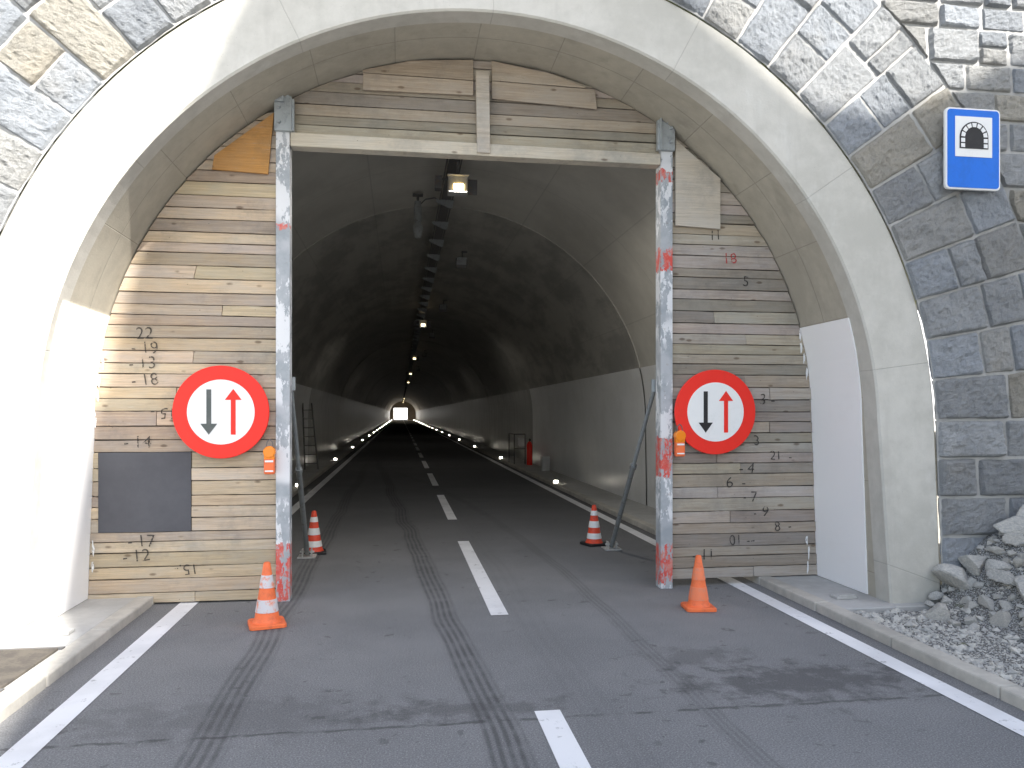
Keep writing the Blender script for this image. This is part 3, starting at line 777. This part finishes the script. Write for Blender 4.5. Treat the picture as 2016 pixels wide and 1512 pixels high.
# ------------------------------------------------------------ cones
def cone(x,y,h,body,bandm,bands,lab,rz=0,base='orange',tilt=0):
    e=empty('traffic_cone',(x,y,.004),lab,'traffic cone','cones beside the opening'); e.rotation_euler=(0,tilt,rz)
    r0,r1=h*.20,h*.05; zb=.03
    def R(z): return r0+(r1-r0)*(z-zb)/(h-zb)
    p=rr(h*.56,h*.56,h*.07)
    b=B(); n=len(p)
    b.v=[Vector((a,c,0)) for a,c in p]+[Vector((a,c,.022)) for a,c in p]+[Vector((a*.93,c*.93,.03)) for a,c in p]; b.t=[(1,1,1)]*(3*n)
    b.f=[list(range(n))[::-1],list(range(2*n,3*n))]+[[j*n+q,j*n+(q+1)%n,(j+1)*n+(q+1)%n,(j+1)*n+q] for j in range(2) for q in range(n)]
    b.make('cone_foot',base,e)
    B().lathe([(r0*1.14,.028),(r0*1.03,.045),(R(.06),.06),(R(h*.5),h*.5),(R(h-.01),h-.01),(R(h)*.8,h),(R(h)*.6,h),(R(h)*.6,h-.06)],28).make('cone_body',body,e,smooth=True)
    for (a,c) in bands:
        B().lathe([(R(a*h)+.0005,a*h),(R(a*h)+.003,a*h+.002),(R(c*h)+.003,c*h-.002),(R(c*h)+.0005,c*h)],28).make('cone_band',bandm,e,smooth=True)
cone(-1.03,6.22,.49,'orange','cone_grey',[(.22,.42),(.60,.80)],'orange cone with worn grey bands standing on the asphalt',.25)
cone(2.50,6.22,.45,'orange','cone_faded',[(.18,.42),(.55,.78)],'faded all orange cone standing on the asphalt',-.1)
cone(-1.01,9.35,.50,'cone_red','signwhite',[(.16,.30),(.44,.60),(.74,.86)],'red and white striped cone beside steel prop',.1,'signblack')
cone(2.42,9.45,.50,'cone_red','signwhite',[(.16,.30),(.44,.60),(.74,.86)],'red and white striped cone beside steel prop',.3,'signblack')
# ------------------------------------------------------------ raking props
for x0,x1 in ((-.99,-1.06),(2.46,2.55)):
    e=empty('steel_prop',(x1,9.1,.004),'dull steel raking prop bracing the post','prop','props bracing the posts')
    a=Vector((x0-x1,7.22-9.1,1.92)); c=Vector((0,0,.04))
    b=B(); b.tube(a,a.lerp(c,.55),.021).make('inner_tube','steel',e,smooth=True)
    b=B(); b.tube(a.lerp(c,.45),c,.028).tube(a.lerp(c,.44),a.lerp(c,.46),.036).make('outer_tube','steel_m',e,smooth=True)
    b=B(); b.box((0,0,.008),(.2,.22,.014)).box((-.05,0,.05),(.012,.1,.09)).box((.05,0,.05),(.012,.1,.09)).tube((-.08,0,.06),(.08,0,.06),.012,n=8).make('foot_plate','steel_l',e)
    b=B(); b.box(a+Vector((0,-.04,0)),(.10,.02,.12)).make('head_plate','steel',e)
# ------------------------------------------------------------ gravel verge and rubble
def gz(x,y):
    sx=max(0,min(1,(x-4.20)/1.1)); sy=max(0,min(1,(y-4.0)/1.5))
    s=(sx*sx*(3-2*sx))*(sy*sy*(3-2*sy))
    far=max(0,min(1,(x-5.3)/4))
    return .045+.70*s+far*1.2*sy+noise.noise((x*2,y*2,3))*.03*(1+3*s)+noise.noise((x*9,y*9,3))*.012
nx,ny=110,150; v=[];f=[]
for j in range(ny+1):
    for i in range(nx+1):
        x=3.57+(9-3.57)*(i/nx)**1.3; y=-3+(5.93+3)*j/ny
        if y>5.79 and x<4.5: z=-.02
        else: z=gz(x,y)
        v.append((x,y,z))
for j in range(ny):
    for i in range(nx): a=j*(nx+1)+i; f.append([a,a+1,a+nx+2,a+nx+1])
o=mesh('gravel_verge',v,f,'gravel',smooth=True); o['kind']='structure'
gv=[];gf=[]
def pebble(x,y,z,r):
    i=len(gv)
    base=[(1,0,0),(-1,0,0),(0,1,0),(0,-1,0),(0,0,1),(0,0,-1)]
    a=random.uniform(0,6.3)
    for p in base:
        q=Vector(p)*r*random.uniform(.6,1.3); q=Matrix.Rotation(a,3,'Z')@Matrix.Rotation(a*.7,3,'X')@q
        gv.append((x+q.x,y+q.y,z+q.z*.7))
    for t in ((0,2,4),(2,1,4),(1,3,4),(3,0,4),(2,0,5),(1,2,5),(3,1,5),(0,3,5)): gf.append([i+k for k in t])
for k in range(20000):
    x=3.6+random.random()**1.4*3.0; y=random.uniform(1.5,5.85)
    if y>5.75 and x<4.45: continue
    pebble(x,y,gz(x,y)+.001,random.uniform(.004,.011)+(random.random()**16)*.04)
o=mesh('loose_gravel',gv,gf,'rock',tints=[(1,1,1)]*len(gv)); o['kind']='stuff'; o['label']='loose grey crushed gravel along the kerb'; o['category']='gravel'
def rockmesh(seed):
    bm=bmesh.new(); bmesh.ops.create_icosphere(bm,subdivisions=4,radius=1)
    cuts=[]
    for s in range(7):
        random.seed(seed*31+s); cuts.append((Vector((random.gauss(0,1),random.gauss(0,1),random.gauss(0,1))).normalized(),random.uniform(.38,.7)))
    for vv in bm.verts:
        d=vv.co.normalized()
        k=1.0
        for nrm,dd in cuts:
            t=d.dot(nrm)
            if t>0: k=min(k,dd/t)
        vv.co=d*(k+noise.noise(d*5+Vector((seed,0,0)))*.035)
    me=bpy.data.meshes.new('rock'); bm.to_mesh(me); bm.free(); me.materials.append(MAT['rock']); return me
RM=[rockmesh(i) for i in range(9)]
random.seed(21)
placed=[]
k=0
while len(placed)<180 and k<9000:
    k+=1
    x=random.uniform(4.2,6.0); y=random.uniform(4.3,5.85); z=gz(x,y)
    if z<.1 and random.random()<.85: continue
    s=random.choice([random.uniform(.12,.18),random.uniform(.06,.11),random.uniform(.035,.07),random.uniform(.035,.07)])
    if any((Vector((x,y,z))-p).length<(s+q)*.6 for p,q in placed): continue
    placed.append((Vector((x,y,z)),s))
    o=bpy.data.objects.new('rock',random.choice(RM)); o.location=(x,y,z+s*.12); o.scale=(s*random.uniform(.9,1.5),s*random.uniform(.8,1.1),s*random.uniform(.55,.9)); o.rotation_euler=(random.uniform(-.6,.6),random.uniform(-.6,.6),random.uniform(0,6.3))
    link(o); top(o,'broken grey rock lying in rubble against the stone wall','rock','rubble rocks below the stone wall')
# ------------------------------------------------------------ hills
def hill(name,fn,x0,x1,y0,y1,nx,ny,mat='hill'):
    v=[];f=[]
    for j in range(ny+1):
        for i in range(nx+1):
            x=x0+(x1-x0)*i/nx;y=y0+(y1-y0)*j/ny; v.append((x,y,fn(x,y)))
    for j in range(ny):
        for i in range(nx): a=j*(nx+1)+i; f.append([a,a+1,a+nx+2,a+nx+1])
    o=mesh(name,v,f,mat,smooth=True); o['kind']='structure'; return o
hill('hillside',lambda x,y: 7.7+min(1,(y-7)/30)*6*min(1,max(0,(213.5-y)/25))+noise.noise((x*.1,y*.1,1))*1.0*min(1,(y-7)/8) ,-60,60,7.0,213.5,50,80)
hill('exit_backdrop',lambda x,y: -1+(y-240)*.9+noise.noise((x*.03,y*.03,5))*12*min(1,(y-240)/30),-250,250,240,400,50,25,'pale')  # added pale slope beyond the exit so its opening reads bright
# unseen shadow caster behind the viewpoint, outline projected back from the wanted shadow
EL=math.radians(40); AZ=math.radians(36)
sd=Vector((math.sin(AZ)*math.cos(EL),-math.cos(AZ)*math.cos(EL),math.sin(EL)))
YC=-7.0
def up(x,y,z):
    t=(YC-y)/sd.y; return (x+sd.x*t,z+sd.z*t)
W=6.1
sil=[(5.5,0)]
sil+=[up(-1.75,2.0,0),up(-1.85,3.4,0),up(-2.05,4.4,0),up(-2.35,5.9,0)]
sil+=[up(a,W,c) for a,c in ((-2.2,1.3),(-1.95,2.5),(-1.6,3.9),(-1.26,4.74),(-.9,5.4),(-.3,6.0),(.8,6.3),(1.8,5.9),(2.5,5.15),(3.0,4.75),(3.5,4.3),(4.1,4.25),(4.8,4.5),(5.35,4.85),(6.5,5.1),(8,5.2))]
sil+=[(22,10),(24,0)]
n=len(sil); D=10
v=[(x,YC,z) for x,z in sil]+[(x+D*math.tan(AZ),YC-D,max(0,z-2)) for x,z in sil]
f=[list(range(n)),list(range(2*n-1,n-1,-1))]+[[i,(i+1)%n,n+(i+1)%n,n+i] for i in range(n)]
o=mesh('shadow_caster',v,f,'ground'); o['kind']='structure'
# ------------------------------------------------------------ light, world, camera
w=bpy.data.worlds.new('World'); S.world=w; w.use_nodes=True; nt=w.node_tree
bg=nt.nodes['Background']; sk=nt.nodes.new('ShaderNodeTexSky'); sk.sky_type='NISHITA'; sk.sun_disc=False
sk.sun_elevation=EL; sk.sun_rotation=math.pi-AZ; sk.altitude=500; sk.dust_density=2
hs=nt.nodes.new('ShaderNodeHueSaturation'); hs.inputs['Saturation'].default_value=.68
nt.links.new(sk.outputs[0],hs.inputs['Color']); nt.links.new(hs.outputs[0],bg.inputs[0]); bg.inputs[1].default_value=.36
sl=bpy.data.lights.new('sun','SUN'); sl.energy=11; sl.angle=math.radians(.5); sl.color=(1,.96,.90)
so=bpy.data.objects.new('sun',sl); so.rotation_euler=sd.to_track_quat('Z','Y').to_euler(); COL.objects.link(so)
cd=bpy.data.cameras.new('camera'); cam=bpy.data.objects.new('camera',cd); COL.objects.link(cam)
cam.location=(0,0,1.65); cam.rotation_euler=(math.pi/2,0,-math.radians(8.27)); cd.sensor_width=36; cd.lens=27.04; cd.shift_y=.0293
cd.clip_start=.05; cd.clip_end=4000
S.camera=cam
